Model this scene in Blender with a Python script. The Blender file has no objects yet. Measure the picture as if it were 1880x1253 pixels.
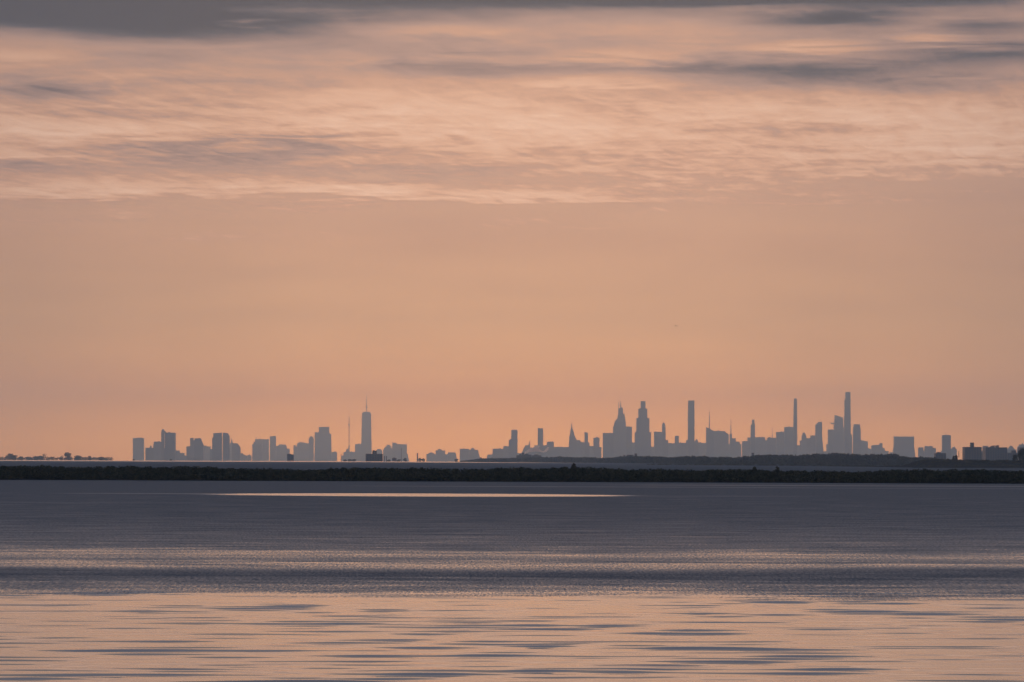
import bpy, math, random
import numpy as np
from mathutils import Matrix, Vector

# ------------------------------------------------------------------ scene, camera
S = bpy.context.scene
COL = S.collection
K = 1.81e-4            # tangent of the view angle per photo pixel (photo is 1880 wide)
CX, CY = 940.0, 841.4  # where the optical axis meets the photo
ROLL = 0.0037
CAM_H = 6.0
R2 = 2 * 7430e3        # twice the effective earth radius (with refraction)

def drop(d):           # how far the sea surface falls away at distance d
    return -d * d / R2

def at(px, py, d):     # bearing / height read off the photo -> metres at distance d
    u, v = px - CX, py - CY
    c, s = math.cos(ROLL), math.sin(ROLL)
    return ((u * c + v * s) * K * d, CAM_H - (v * c - u * s) * K * d)

cd = bpy.data.cameras.new('camera')
cam = bpy.data.objects.new('camera', cd); COL.objects.link(cam)
cd.sensor_width = 36; cd.lens = 36 / (1880 * K)
cd.shift_y = (CY - 626.5) / 1880
cd.clip_start = 0.5; cd.clip_end = 90000
cam.matrix_world = Matrix.Translation((0, 0, CAM_H)) @ Matrix.Rotation(math.pi / 2, 4, 'X') @ Matrix.Rotation(ROLL, 4, 'Z')
S.camera = cam

S.view_settings.view_transform = 'Standard'
S.view_settings.look = 'None'
S.view_settings.exposure = 0
S.view_settings.gamma = 1
S.view_settings.use_curve_mapping = False
S.render.engine = 'CYCLES'
S.cycles.use_denoising = True
S.cycles.volume_bounces = 4
S.cycles.max_bounces = 6
S.cycles.caustics_reflective = False
S.cycles.caustics_refractive = False

def lin(r, g, b):
    f = lambda c: (c / 255 / 12.92) if c / 255 <= .04045 else ((c / 255 + .055) / 1.055) ** 2.4
    return (f(r), f(g), f(b), 1)

# ------------------------------------------------------------------ node helpers
class NT:
    def __init__(s, tree): s.t = tree; s.n = tree.nodes; s.l = tree.links
    def new(s, typ, **kw):
        n = s.n.new(typ)
        for k, v in kw.items(): setattr(n, k, v)
        return n
    def put(s, sock, v):
        if hasattr(v, 'is_output'): s.l.new(v, sock)
        elif v is not None: sock.default_value = v
    def m(s, op, a, b=None, c=None, clamp=False):
        n = s.new('ShaderNodeMath', operation=op, use_clamp=clamp)
        for i, v in enumerate((a, b, c)): 
            if v is not None: s.put(n.inputs[i], v)
        return n.outputs[0]
    def v(s, op, a, b=None, c=None, out=0):
        n = s.new('ShaderNodeVectorMath', operation=op)
        for i, x in enumerate((a, b, c)):
            if x is not None: s.put(n.inputs[i], x)
        return n.outputs[out]
    def xyz(s, x, y, z=0.0):
        n = s.new('ShaderNodeCombineXYZ')
        for i, q in enumerate((x, y, z)): s.put(n.inputs[i], q)
        return n.outputs[0]
    def sep(s, vec):
        n = s.new('ShaderNodeSeparateXYZ'); s.put(n.inputs[0], vec); return n.outputs
    def noise(s, vec, scale, detail=3, rough=.5, dist=0.0):
        n = s.new('ShaderNodeTexNoise'); s.put(n.inputs['Vector'], vec)
        n.inputs['Scale'].default_value = scale; n.inputs['Detail'].default_value = detail
        n.inputs['Roughness'].default_value = rough; n.inputs['Distortion'].default_value = dist
        return n.outputs[0]
    def rng(s, v, a, b, c=0.0, d=1.0, smooth=True):
        n = s.new('ShaderNodeMapRange', interpolation_type='SMOOTHSTEP' if smooth else 'LINEAR')
        for i, q in enumerate((v, a, b, c, d)): s.put(n.inputs[i], q)
        return n.outputs[0]
    def ramp(s, fac, stops, interp='LINEAR'):
        n = s.new('ShaderNodeValToRGB'); n.color_ramp.interpolation = interp
        e = n.color_ramp.elements
        while len(e) > 1: e.remove(e[-1])
        e[0].position, e[0].color = stops[0][0], col(stops[0][1])
        for p, c in stops[1:]:
            q = e.new(p); q.color = col(c)
        s.put(n.inputs[0], fac)
        return n.outputs[0]
    def mix(s, f, a, b, blend='MIX'):
        n = s.new('ShaderNodeMix', data_type='RGBA', blend_type=blend)
        s.put(n.inputs[0], f); s.put(n.inputs[6], a); s.put(n.inputs[7], b)
        return n.outputs[2]
def col(c):
    return (c, c, c, 1) if isinstance(c, (int, float)) else (tuple(c) + (1,))[:4]

# ------------------------------------------------------------------ sky
SUN_EL, SUN_AZ = math.radians(12), 0.0
W = bpy.data.worlds.new('World'); S.world = W; W.use_nodes = True
w = NT(W.node_tree); w.n.clear()
g = w.new('ShaderNodeTexCoord').outputs['Generated']
gx, gy, gz = w.sep(g)
el = w.m('MULTIPLY', w.m('ARCSINE', gz), 57.2958)
az = w.m('MULTIPLY', w.m('ARCTAN2', gx, gy), 57.2958)
zc = w.m('MAXIMUM', gz, 0.035)
plane = w.xyz(w.m('DIVIDE', gx, zc), w.m('DIVIDE', gy, zc))
# clear twilight band over the horizon
clear = w.ramp(w.m('DIVIDE', el, 12.0, clamp=True), [
    (0.0, (1.50, .85, .22)), (0.03, (1.45, .83, .22)), (0.10, (1.05, .60, .23)), (0.22, (.73, .435, .23)),
    (0.34, lin(207, 162, 131)), (0.5, lin(196, 158, 140)), (1.0, lin(150, 140, 150))])
# cloud deck, laid out on a level plane overhead so that it foreshortens towards the horizon
n1 = w.noise(w.v('MULTIPLY', plane, (1.0, 1.5, 1)), 0.9, 3, .5, .3)
rot = w.new('ShaderNodeMapping'); w.put(rot.inputs[0], plane); rot.inputs['Rotation'].default_value = (0, 0, .35)
rot.inputs['Scale'].default_value = (1.0, 1.4, 1)
n2 = w.noise(rot.outputs[0], 3.2, 5, .55, .6)
px_, py_, _z = w.sep(plane)
th = .28
along = w.m('ADD', w.m('MULTIPLY', px_, math.sin(th)), w.m('MULTIPLY', py_, math.cos(th)))
across = w.m('SUBTRACT', w.m('MULTIPLY', px_, math.cos(th)), w.m('MULTIPLY', py_, math.sin(th)))
wisp = w.xyz(w.m('MULTIPLY', across, 9.0), w.m('MULTIPLY', along, 2.1), 0)
n3 = w.noise(wisp, 1.3, 6, .6, .9)
n4 = w.noise(w.v('MULTIPLY', plane, (6.0, 4.5, 1)), 2.2, 5, .6, .4)
soft = w.rng(el, 7.6, 6.2)      # finer wisps low down, softer banks higher up
wob = w.m('MULTIPLY', w.m('SUBTRACT', n2, .5), .9)
wob2 = w.m('MULTIPLY', w.m('SUBTRACT', n1, .5), 2.2)
ae = w.xyz(w.m('ADD', az, wob2), w.m('ADD', el, w.m('MULTIPLY', wob, .55)))
blobs = [  # cloud banks (photo x, photo y, half width, half height, brightening)
    (60, 20, 520, 75, -.75), (420, 55, 420, 42, -.34), (260, 80, 260, 22, -.16), (940, -8, 1000, 38, -.40), (1250, 5, 300, 22, -.2),
    (90, 180, 200, 36, -.26), (1490, 138, 360, 42, -.32), (1790, 112, 290, 42, -.30), (1700, 165, 240, 24, -.20),
    (880, 130, 320, 26, -.22), (1230, 128, 220, 22, -.20), (1500, 42, 220, 26, -.28), (1650, 5, 300, 28, -.34), (1800, 60, 160, 24, -.2),
    (420, 290, 380, 52, -.28), (600, 272, 200, 26, -.12), (60, 315, 240, 26, -.18), (720, 322, 300, 26, -.20), (240, 225, 130, 20, -.08),
    (430, 165, 300, 26, -.06), (1480, 240, 160, 18, -.08), (1700, 342, 260, 10, -.14),
    (640, 200, 520, 70, .12), (980, 225, 440, 80, .13), (700, 25, 640, 44, -.10), (480, 350, 420, 24, .26), (130, 358, 260, 28, .26), (700, 356, 210, 22, .24),
    (1000, 362, 230, 24, .26), (1080, 155, 200, 14, .16), (1420, 200, 380, 44, .10), (1750, 260, 420, 90, .22), (160, 255, 300, 30, .16),
    (1120, 105, 190, 20, .16), (1480, 93, 170, 15, .22), (1230, 60, 260, 34, .10), (60, 118, 160, 20, .14), (480, 52, 90, 8, .16),
    (820, 62, 300, 22, .12), (1700, 78, 110, 14, .16), (1740, 352, 160, 5, .2), (840, 383, 70, 5, .14), (560, 320, 90, 8, .12), (230, 398, 110, 5, .10)]
acc = None
for bx, by, bw, bh, amp in blobs:
    k = K * 57.2958
    q = w.v('LENGTH', w.v('MULTIPLY_ADD', ae, (1 / (bw * k), 1 / (bh * k), 0), (-(bx - CX) / bw, -(CY - by) / bh, 0)), out=1)
    r = w.rng(q, 1.0, 0.0, 0.0, amp * 1.15)
    acc = r if acc is None else w.m('ADD', acc, r)
bias = w.ramp(w.m('DIVIDE', el, 20.0, clamp=True), [
    (0.0, .50), (0.24, .50), (0.27, .60), (0.31, .67), (0.345, .56), (0.38, .46), (0.41, .37), (0.432, .22), (0.455, .10), (0.6, .06), (1.0, .04)])
acc = w.m('MULTIPLY', acc, w.rng(el, 13.0, 9.0))
fine = w.m('ADD', w.m('MULTIPLY', w.m('SUBTRACT', n3, .5), w.m('ADD', w.m('MULTIPLY', soft, .48), .14)), w.m('MULTIPLY', w.m('SUBTRACT', n2, .5), w.m('ADD', w.m('MULTIPLY', soft, .28), .34)))
fine = w.m('ADD', fine, w.m('MULTIPLY', w.m('SUBTRACT', n1, .5), .35))
fine = w.m('ADD', fine, w.m('MULTIPLY', w.m('SUBTRACT', n4, .5), w.m('ADD', w.m('MULTIPLY', soft, .26), .10)))
fine = w.m('MULTIPLY', fine, w.rng(el, 11.0, 8.0, .35, 1.0))
val = w.m('ADD', w.m('ADD', bias, acc), fine, clamp=True)
cloud = w.ramp(val, [(0.0, lin(54, 58, 70)), (0.10, lin(80, 79, 88)), (0.22, lin(130, 111, 110)), (0.42, lin(176, 143, 131)),
                     (0.56, lin(202, 157, 132)), (0.70, lin(222, 176, 148)), (0.85, lin(231, 189, 163)), (1.0, lin(239, 201, 178))])
edge = w.m('ADD', el, w.m('ADD', w.m('MULTIPLY', w.m('SUBTRACT', n3, .5), 3.0), w.m('ADD', w.m('MULTIPLY', acc, 1.8), w.m('MULTIPLY', w.m('SUBTRACT', n2, .5), 1.4))))
edge = w.m('ADD', edge, w.m('ADD', w.m('MULTIPLY', az, -.03), w.m('MULTIPLY', w.m('SUBTRACT', n1, .5), 2.6)))
cover = w.rng(edge, 4.5, 5.5)
veil = w.noise(w.xyz(w.m('MULTIPLY', az, .16), w.m('MULTIPLY', el, 1.3), 0), 1.0, 4, .55, .4)   # faint layers in the clear band
clear = w.mix(1.0, clear, w.ramp(veil, [(.25, (.93, .925, .95)), (.75, (1.07, 1.07, 1.04))]), 'MULTIPLY')
sky = w.mix(cover, clear, cloud)
# the glow is centred on the hidden sun and dies away to the sides and behind
azn = w.m('DIVIDE', w.m('ABSOLUTE', az), 180.0)
dim = w.ramp(azn, [(0.0, 1.0), (0.018, .98), (0.036, .82), (0.056, .645), (0.11, .48), (0.25, .36), (1.0, .3)], 'EASE')
sky = w.mix(w.rng(el, .8, 6.0, 1.0, .5), sky, w.mix(1.0, sky, dim, 'MULTIPLY'))
glow = w.ramp(azn, [(0.0, 1.0), (0.03, .99), (0.056, .96), (0.12, .78), (0.3, .25), (0.55, 0.0)], 'EASE')
east = w.ramp(w.m('DIVIDE', el, 90.0, clamp=True), [(0.0, (.115, .165, .285)), (0.3, (.100, .148, .265)), (1.0, (.080, .120, .215))])
# near the zenith azimuth loses its meaning: fade to the overhead grey
topf = w.rng(el, 9.3, 20.0)
sky = w.mix(glow, east, sky)
sky = w.mix(topf, sky, east)
below = w.rng(el, -0.5, -3.0)
sky = w.mix(below, sky, (.03, .033, .042, 1))
nish = w.new('ShaderNodeTexSky', sky_type='NISHITA', sun_disc=False)
nish.sun_elevation = SUN_EL; nish.sun_rotation = SUN_AZ
nish.air_density = 1.5; nish.dust_density = 3
sky = w.mix(1.0, sky, w.mix(1.0, nish.outputs[0], (.001, .001, .0012, 1), 'MULTIPLY'), 'ADD')
bg = w.new('ShaderNodeBackground'); w.put(bg.inputs[0], sky); bg.inputs[1].default_value = 1.0
wo = w.new('ShaderNodeOutputWorld'); w.l.new(bg.outputs[0], wo.inputs[0])
W.cycles.sampling_method = 'MANUAL'; W.cycles.sample_map_resolution = 1024

# ------------------------------------------------------------------ sun, veiled by the cloud banks
sl = bpy.data.lights.new('sun', 'SUN'); sl.energy = 0.48; sl.angle = math.radians(120); sl.color = (1, .82, .70)
so = bpy.data.objects.new('sun', sl); COL.objects.link(so)
so.rotation_euler = (-(math.pi / 2 - SUN_EL), 0, -SUN_AZ)

# ------------------------------------------------------------------ materials
def mat(name):
    m = bpy.data.materials.new(name); m.use_nodes = True
    t = NT(m.node_tree); b = t.n['Principled BSDF']
    return m, t, b

def facade(name, wall, glass, sx, sz):
    m, t, b = mat(name)
    o = t.new('ShaderNodeTexCoord').outputs['Object']
    geo = t.new('ShaderNodeNewGeometry').outputs['Normal']
    x, y, z = t.sep(o); nx, ny, nz = t.sep(geo)
    h = t.m('ADD', x, y)
    fx = t.m('FRACT', t.m('DIVIDE', h, sx)); fz = t.m('FRACT', t.m('DIVIDE', z, sz))
    win = t.m('MULTIPLY', t.m('MULTIPLY', t.m('GREATER_THAN', fx, .3), t.m('GREATER_THAN', fz, .35)), t.m('LESS_THAN', nz, .5))
    n = t.noise(o, .02, 4)
    wc = t.mix(n, tuple(c * .75 for c in wall) + (1,), tuple(c * 1.2 for c in wall) + (1,))
    t.put(b.inputs['Base Color'], t.mix(win, wc, glass + (1,)))
    t.put(b.inputs['Roughness'], t.rng(win, 0, 1, .85, .35, False))
    return m
M_STONE = facade('limestone_facade', (.30, .28, .25), (.06, .07, .08), 4.0, 3.8)
M_GLASS = facade('glass_curtain_wall', (.16, .18, .20), (.07, .09, .11), 3.0, 4.0)
M_BRICK = facade('brown_brick_facade', (.18, .15, .14), (.05, .06, .07), 4.5, 3.2)
M_CONC = facade('grey_concrete_facade', (.26, .26, .26), (.07, .08, .09), 5.0, 3.5)
FM = {'s': M_STONE, 'g': M_GLASS, 'b': M_BRICK, 'c': M_CONC}
M_STEEL, t, b = mat('galvanised_steel'); t.put(b.inputs['Base Color'], t.mix(t.noise(None, 3.0), (.2, .2, .21, 1), (.3, .3, .3, 1))); b.inputs['Roughness'].default_value = .5; b.inputs['Metallic'].default_value = .4
M_BARK, t, b = mat('bark'); t.put(b.inputs['Base Color'], t.mix(t.noise(None, 4.0), (.06, .045, .035, 1), (.12, .09, .07, 1))); b.inputs['Roughness'].default_value = .9

def leafmat(name, a, c, scale):
    m, t, b = mat(name)
    o = t.new('ShaderNodeTexCoord').outputs['Object']
    n = t.noise(o, scale, 4, .6)
    t.put(b.inputs['Base Color'], t.mix(t.rng(n, .35, .65), a + (1,), c + (1,)))
    b.inputs['Roughness'].default_value = .8
    b.inputs['Specular IOR Level'].default_value = .05
    return m
M_LEAF = leafmat('shrub_leaves', (.035, .038, .018), (.085, .082, .035), .8)
M_FARLEAF = leafmat('tree_leaves', (.05, .06, .045), (.09, .09, .06), .05)
M_TWIG = leafmat('bare_twigs', (.07, .055, .045), (.12, .09, .07), .1)

def groundmat(name, a, c, scale):
    m, t, b = mat(name)
    o = t.new('ShaderNodeTexCoord').outputs['Object']
    n = t.noise(o, scale, 6, .6)
    t.put(b.inputs['Base Color'], t.mix(t.rng(n, .3, .7), a + (1,), c + (1,)))
    b.inputs['Roughness'].default_value = .95
    b.inputs['Specular IOR Level'].default_value = .0
    return m
M_SOIL = groundmat('marsh_soil', (.018, .018, .015), (.045, .042, .034), .4)
M_LAND = groundmat('far_land', (.05, .055, .04), (.10, .10, .08), .01)

# water
M_WATER, t, b = mat('bay_water')
P = t.new('ShaderNodeNewGeometry').outputs['Position']
x, y, z = t.sep(P)
yy = t.m('MAXIMUM', y, 20.0)
u = t.m('DIVIDE', CAM_H, yy)                    # wind bands lie across the bay at these distances
wa = t.noise(t.v('MULTIPLY', P, (.022, .035, 0)), 1.0, 3, .5)
wb = t.noise(t.v('MULTIPLY', P, (.10, .33, 0)), 1.0, 4, .6)
wg = t.noise(t.v('MULTIPLY', P, (8.0, .8, 0)), 1.0, 2, .7)
uw = t.m('ADD', u, t.m('MULTIPLY', t.m('MULTIPLY', t.m('SUBTRACT', wa, .5), .13), u))
uw = t.m('ADD', uw, t.m('MULTIPLY', t.m('MULTIPLY', t.m('SUBTRACT', wb, .5), .07), u))
def pu(row): return (row - CY) * K / .08
calm = t.ramp(t.m('DIVIDE', uw, .08, clamp=True), [(pu(r), c) for r, c in [
    (855, .0), (900, .05), (925, .09), (960, .18), (985, .31), (1000, .36), (1010, .40), (1018, .64), (1024, .62), (1030, .44),
    (1036, .70), (1041, .60), (1048, .19), (1056, .16), (1066, .34), (1076, .48), (1086, .54), (1094, .76), (1103, 1.0), (1253, 1.0)]])
mid = t.m('MULTIPLY', t.m('LESS_THAN', uw, .0463), t.m('GREATER_THAN', u, .012))
streak = t.m('MULTIPLY', t.m('SUBTRACT', wb, .5), t.m('MULTIPLY', mid, .9))
calm = t.m('ADD', calm, t.m('MULTIPLY', t.m('SUBTRACT', wg, .5), t.m('MULTIPLY', mid, t.rng(u, .012, .03, .6, 1.1))))
calm = t.m('ADD', calm, streak, clamp=True)
slicks = [(-15, 487, 40, 23, .84), (-52, 492, 26, 7, .35), (26, 484, 26, 6, .22), (14, 637, 60, 4, .45), (85, 686, 75, 6, .5), (95, 628, 60, 4, .35), (-65, 392, 30, 5, .2)]
for sx, sy, rx, ry, amp in slicks:
    q = t.v('LENGTH', t.v('MULTIPLY_ADD', P, (1 / rx, 1 / ry, 0), (-sx / rx, -sy / ry, 0)), out=1)
    q = t.m('ADD', q, t.m('MULTIPLY', t.m('SUBTRACT', wb, .5), .25))
    calm = t.m('MAXIMUM', calm, t.rng(q, 1.0, .75, 0, amp))
far = t.rng(y, 4200.0, 5600.0, 0, .9)
calm = t.m('MAXIMUM', calm, far)
rough = t.rng(calm, 0.0, 1.0, .60, .02, False)
t.put(b.inputs['Roughness'], rough)
b.inputs['Base Color'].default_value = (.018, .045, .065, 1)
b.inputs['IOR'].default_value = 1.333
# wavelet slopes too small to model: tilt the facets along the view of the open bay
ga = t.noise(t.v('MULTIPLY', P, (1.1, .16, 0)), 1.0, 2, .7)
gb = t.noise(t.v('MULTIPLY', P, (8.5, .8, 0)), 1.0, 2, .7)
gc = t.noise(t.v('MULTIPLY', P, (.5, .05, 0)), 1.0, 2, .7)
grain = t.m('ADD', t.m('MULTIPLY', t.m('SUBTRACT', ga, .5), 1.0), t.m('ADD', t.m('MULTIPLY', t.m('SUBTRACT', gb, .5), 2.0), t.m('MULTIPLY', t.m('SUBTRACT', gc, .5), .3)))
tilt = t.m('MULTIPLY', t.m('MULTIPLY', grain, .85), t.rng(calm, .0, 1.0, 1.0, .0, False))
tilt = t.m('MULTIPLY', tilt, t.rng(u, .046, .045))
N0 = t.new('ShaderNodeNewGeometry').outputs['Normal']
fine_w = t.m('MULTIPLY', t.m('SUBTRACT', t.noise(t.v('MULTIPLY', P, (3.0, 2.2, 0)), 1.0, 3, .6), .5), .012)
chop = t.m('MULTIPLY', t.rng(u, .0075, .0055, 0, .16), t.rng(calm, .0, .4, 1.0, .0))   # steeper chop outside the sheltered bay
nn = t.v('NORMALIZE', t.v('ADD', N0, t.xyz(0.0, t.m('SUBTRACT', t.m('SUBTRACT', fine_w, t.m('ABSOLUTE', tilt)), chop), 0.0)))
t.put(b.inputs['Normal'], nn)

# haze
def volmat(name, colr, dens, g_, absorb):
    m = bpy.data.materials.new(name); m.use_nodes = True
    t = NT(m.node_tree); t.n.remove(t.n['Principled BSDF'])
    v = t.new('ShaderNodeVolumePrincipled')
    v.inputs['Color'].default_value = colr + (1,); v.inputs['Density'].default_value = dens
    v.inputs['Anisotropy'].default_value = g_
    v.inputs['Absorption Color'].default_value = absorb + (1,)
    t.l.new(v.outputs[0], t.n['Material Output'].inputs['Volume'])
    return m
M_HAZE = volmat('haze', (.50, .73, 1.0), 7.6e-5, .84, (1, 1, 1))
M_STEAM = volmat('steam', (.995, .995, .995), .35, .85, (1, 1, 1))

# ------------------------------------------------------------------ mesh helpers
def mesh_obj(name, verts, faces, m, parent=None, smooth=False):
    me = bpy.data.meshes.new(name); me.from_pydata(verts, [], faces); me.update()
    if m: me.materials.append(m)
    if smooth: me.shade_smooth()
    o = bpy.data.objects.new(name, me); COL.objects.link(o)
    if parent: o.parent = parent
    return o
def grid_obj(name, X, Y, Z, m, smooth=True):
    ny, nx = X.shape
    co = np.stack([X, Y, Z], -1).reshape(-1, 3).astype(np.float32)
    i = np.arange(ny * nx).reshape(ny, nx)
    q = np.stack([i[:-1, :-1], i[:-1, 1:], i[1:, 1:], i[1:, :-1]], -1).reshape(-1, 4)
    me = bpy.data.meshes.new(name)
    me.vertices.add(len(co)); me.vertices.foreach_set('co', co.ravel())
    me.loops.add(q.size); me.loops.foreach_set('vertex_index', q.ravel().astype(np.int32))
    me.polygons.add(len(q)); me.polygons.foreach_set('loop_start', (np.arange(len(q)) * 4).astype(np.int32))
    me.polygons.foreach_set('loop_total', np.full(len(q), 4, np.int32))
    me.update(calc_edges=True)
    if smooth: me.shade_smooth()
    me.materials.append(m)
    o = bpy.data.objects.new(name, me); COL.objects.link(o)
    return o
def structure(o): o['kind'] = 'structure'; return o
def stuff(o, label=None, cat=None):
    o['kind'] = 'stuff'
    if label: o['label'] = label
    if cat: o['category'] = cat
    return o
def thing(name, loc, label, cat, group=None):
    o = bpy.data.objects.new(name, None); COL.objects.link(o); o.location = loc
    o.empty_display_size = 1
    o['label'] = label; o['category'] = cat
    if group: o['group'] = group
    return o

# ------------------------------------------------------------------ water sheet
rs = np.random.RandomState(11)
def steps(a, b_, s0, growth):
    out = [a]; s = s0
    while out[-1] < b_: out.append(out[-1] + s); s *= growth
    out[-1] = b_; return out
xd = np.arange(-34, 34.01, .28)
xo = np.array(steps(34, 12000, .5, 1.09)[1:])
xs = np.concatenate([-xo[::-1], xd, xo])
ya = np.array(steps(0, 2076, .5, 1.12)[1:])
ys = np.concatenate([76 - ya[::-1], np.arange(76, 134, .07), 134 + np.array(steps(0, 2400, .1, 1.03)[:-1]), np.arange(2534, 28000, 220.)])
X, Y = np.meshgrid(xs, ys)
H = np.zeros_like(X)
my = (ys > 70) & (ys < 140); mx = np.abs(xs) < 70
sub = np.ix_(my, mx)
Xs, Ys = X[sub], Y[sub]
h = np.zeros_like(Xs)
NW = 90
for i in range(NW):
    lam = np.exp(rs.uniform(np.log(.75), np.log(2.2)))
    ky = 2 * np.pi / lam; kx = rs.normal(0, .58) 
    a = 1.0 / ky * (lam / 2.2) ** .2
    h += a * np.sin(kx * Xs + ky * Ys + rs.uniform(0, 6.283))
h *= .038 / np.sqrt(NW / 2)
env = np.zeros_like(Xs)
for i in range(14):
    env += np.sin(rs.normal(0, .22) * Xs + rs.normal(0, .16) * Ys + rs.uniform(0, 6.283))
env = np.clip(1.0 + .06 * env, .7, 1.2)
fade = np.clip((Ys - 70) / 8, 0, 1) * np.clip((139 - Ys) / 6, 0, 1) * np.clip((68 - np.abs(Xs)) / 20, 0, 1)
h = h * env
sg = .032
sl_ = np.gradient(h, Ys[:, 0], axis=0)
sl_ = .62 * sl_ + .17 * sl_ ** 3 / sg ** 2           # steeper faces, flatter troughs between them
dyv = np.gradient(Ys[:, 0])[:, None]
h = np.cumsum(np.clip(sl_, -.16, .16) * dyv, axis=0)
ker = 61                                               # take out the slow drift of the running sum
pad = np.pad(h, ((ker, ker), (0, 0)), mode='edge'); cs = np.cumsum(pad, axis=0)
h = h - (cs[2 * ker:] - cs[:-2 * ker]) / (2 * ker)
H[sub] = h * fade
Z = H - (X * X + Y * Y) / R2
water = structure(grid_obj('water', X, Y, Z, M_WATER))

# ------------------------------------------------------------------ foliage helpers
def leaf_cloud(rng, blobs_, n_each, size, flat=1.0):
    """leaf-sized quads spread through the outer volume of lumpy blobs (cx,cy,cz,rx,ry,rz)"""
    V = []
    for (cx_, cy_, cz_, rx, ry, rz) in blobs_:
        d = rng.normal(size=(n_each, 3)); d /= np.linalg.norm(d, axis=1)[:, None]
        rr = rng.uniform(.55, 1.05, n_each) ** .6
        c = np.array([cx_, cy_, cz_]) + d * rr[:, None] * np.array([rx, ry, rz])
        a = rng.normal(size=(n_each, 3)); a /= np.linalg.norm(a, axis=1)[:, None]
        b2 = np.cross(a, rng.normal(size=(n_each, 3))); b2 /= np.linalg.norm(b2, axis=1)[:, None]
        s = size * rng.uniform(.6, 1.4, n_each)[:, None]
        V.append(np.stack([c - a * s, c + b2 * s * .7, c + a * s, c - b2 * s * .7], 1).reshape(-1, 3))
    V = np.concatenate(V); n = len(V) // 4
    return V, np.arange(n * 4).reshape(n, 4)
def soup_obj(name, V, F, m, parent=None):
    me = bpy.data.meshes.new(name)
    me.vertices.add(len(V)); me.vertices.foreach_set('co', V.astype(np.float32).ravel())
    me.loops.add(F.size); me.loops.foreach_set('vertex_index', F.ravel().astype(np.int32))
    me.polygons.add(len(F)); me.polygons.foreach_set('loop_start', (np.arange(len(F)) * F.shape[1]).astype(np.int32))
    me.polygons.foreach_set('loop_total', np.full(len(F), F.shape[1], np.int32))
    me.update(calc_edges=True); me.materials.append(m)
    o = bpy.data.objects.new(name, me); COL.objects.link(o)
    if parent: o.parent = parent
    return o
def trunk_mesh(h_, r, rng, limbs=5):
    """tapered trunk with limbs, as hex tubes"""
    V, F = [], []
    def tube(p0, p1, r0, r1):
        k = len(V); d = (Vector(p1) - Vector(p0)).normalized()
        a = d.orthogonal().normalized(); b_ = d.cross(a)
        for p, rr in ((p0, r0), (p1, r1)):
            for i in range(6):
                th = i * math.pi / 3
                V.append(tuple(Vector(p) + (a * math.cos(th) + b_ * math.sin(th)) * rr))
        for i in range(6): F.append((k + i, k + (i + 1) % 6, k + 6 + (i + 1) % 6, k + 6 + i))
        F.append(tuple(k + 5 - i for i in range(6))); F.append(tuple(k + 6 + i for i in range(6)))
    tube((0, 0, 0), (0, 0, h_ * .55), r, r * .6)
    for i in range(limbs):
        th = rng.uniform(0, 6.28); z0 = h_ * rng.uniform(.3, .55); l = h_ * rng.uniform(.25, .42)
        tube((0, 0, z0), (math.cos(th) * l * .6, math.sin(th) * l * .6, z0 + l * .8), r * .45, r * .12)
    return V, F

# ------------------------------------------------------------------ vegetated spit across the bay
SPIT_D = 765.0
def spit_front(x_):   # shoreline runs slightly nearer on the right
    return SPIT_D - x_ * .03 + 2.2 * np.sin(x_ * .021) + .8 * np.sin(x_ * .11)
sx_ = np.arange(-420, 420.1, 2.0); sy_ = np.array([-3, 0, .6, 1.6, 4, 9, 18, 28, 34, 38, 40.])
sz_ = np.array([-1.2, -.15, .25, .5, .9, 1.3, 1.5, 1.2, .5, -.1, -1.2])
Xg, Tg = np.meshgrid(sx_, sy_)
Yg = spit_front(Xg) + Tg
Zg = np.repeat(sz_[:, None], len(sx_), 1) + .12 * np.sin(Xg * .7) * (Tg > 1) - (Xg ** 2 + Yg ** 2) / R2
structure(grid_obj('spit_ground', Xg, Yg, Zg, M_SOIL))
rng = np.random.RandomState(5)
bl = []
def hprof(x_):
    return 3.35 + .22 * math.sin(x_ * .05 + 1) + .18 * math.sin(x_ * .13) + .12 * math.sin(x_ * .31 + 2)
for row, (ty, hs) in enumerate([(1.2, .45), (3.0, .62), (6, .8), (10, .95), (16, 1.0), (23, .97)]):
    xx = -415.0
    while xx < 415:
        xx += rng.uniform(.7, 1.5) * (1 if abs(xx) < 160 else 2.2)
        if abs(xx) > 160 and row < 1 and rng.rand() < .2: continue
        hh = hprof(xx) * hs * rng.uniform(.90, 1.04)
        r = rng.uniform(.7, 1.35); y_ = float(spit_front(xx)) + ty + rng.uniform(-.8, .8)
        dz = drop(math.hypot(xx, y_))
        bl.append((xx, y_, dz + hh - r * .75, r, r, r * .8))
        bl.append((xx + rng.uniform(-.5, .5), y_, dz + hh * .5, r * 1.1, r, hh * .45))
V, F = leaf_cloud(rng, bl, 62, .21)
stuff(soup_obj('shrub_thicket', V, F, M_LEAF), 'long dark thicket of shrubs along the low spit across the bay', 'shrubs')
print('thicket quads', len(F), 'blobs', len(bl))

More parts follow.
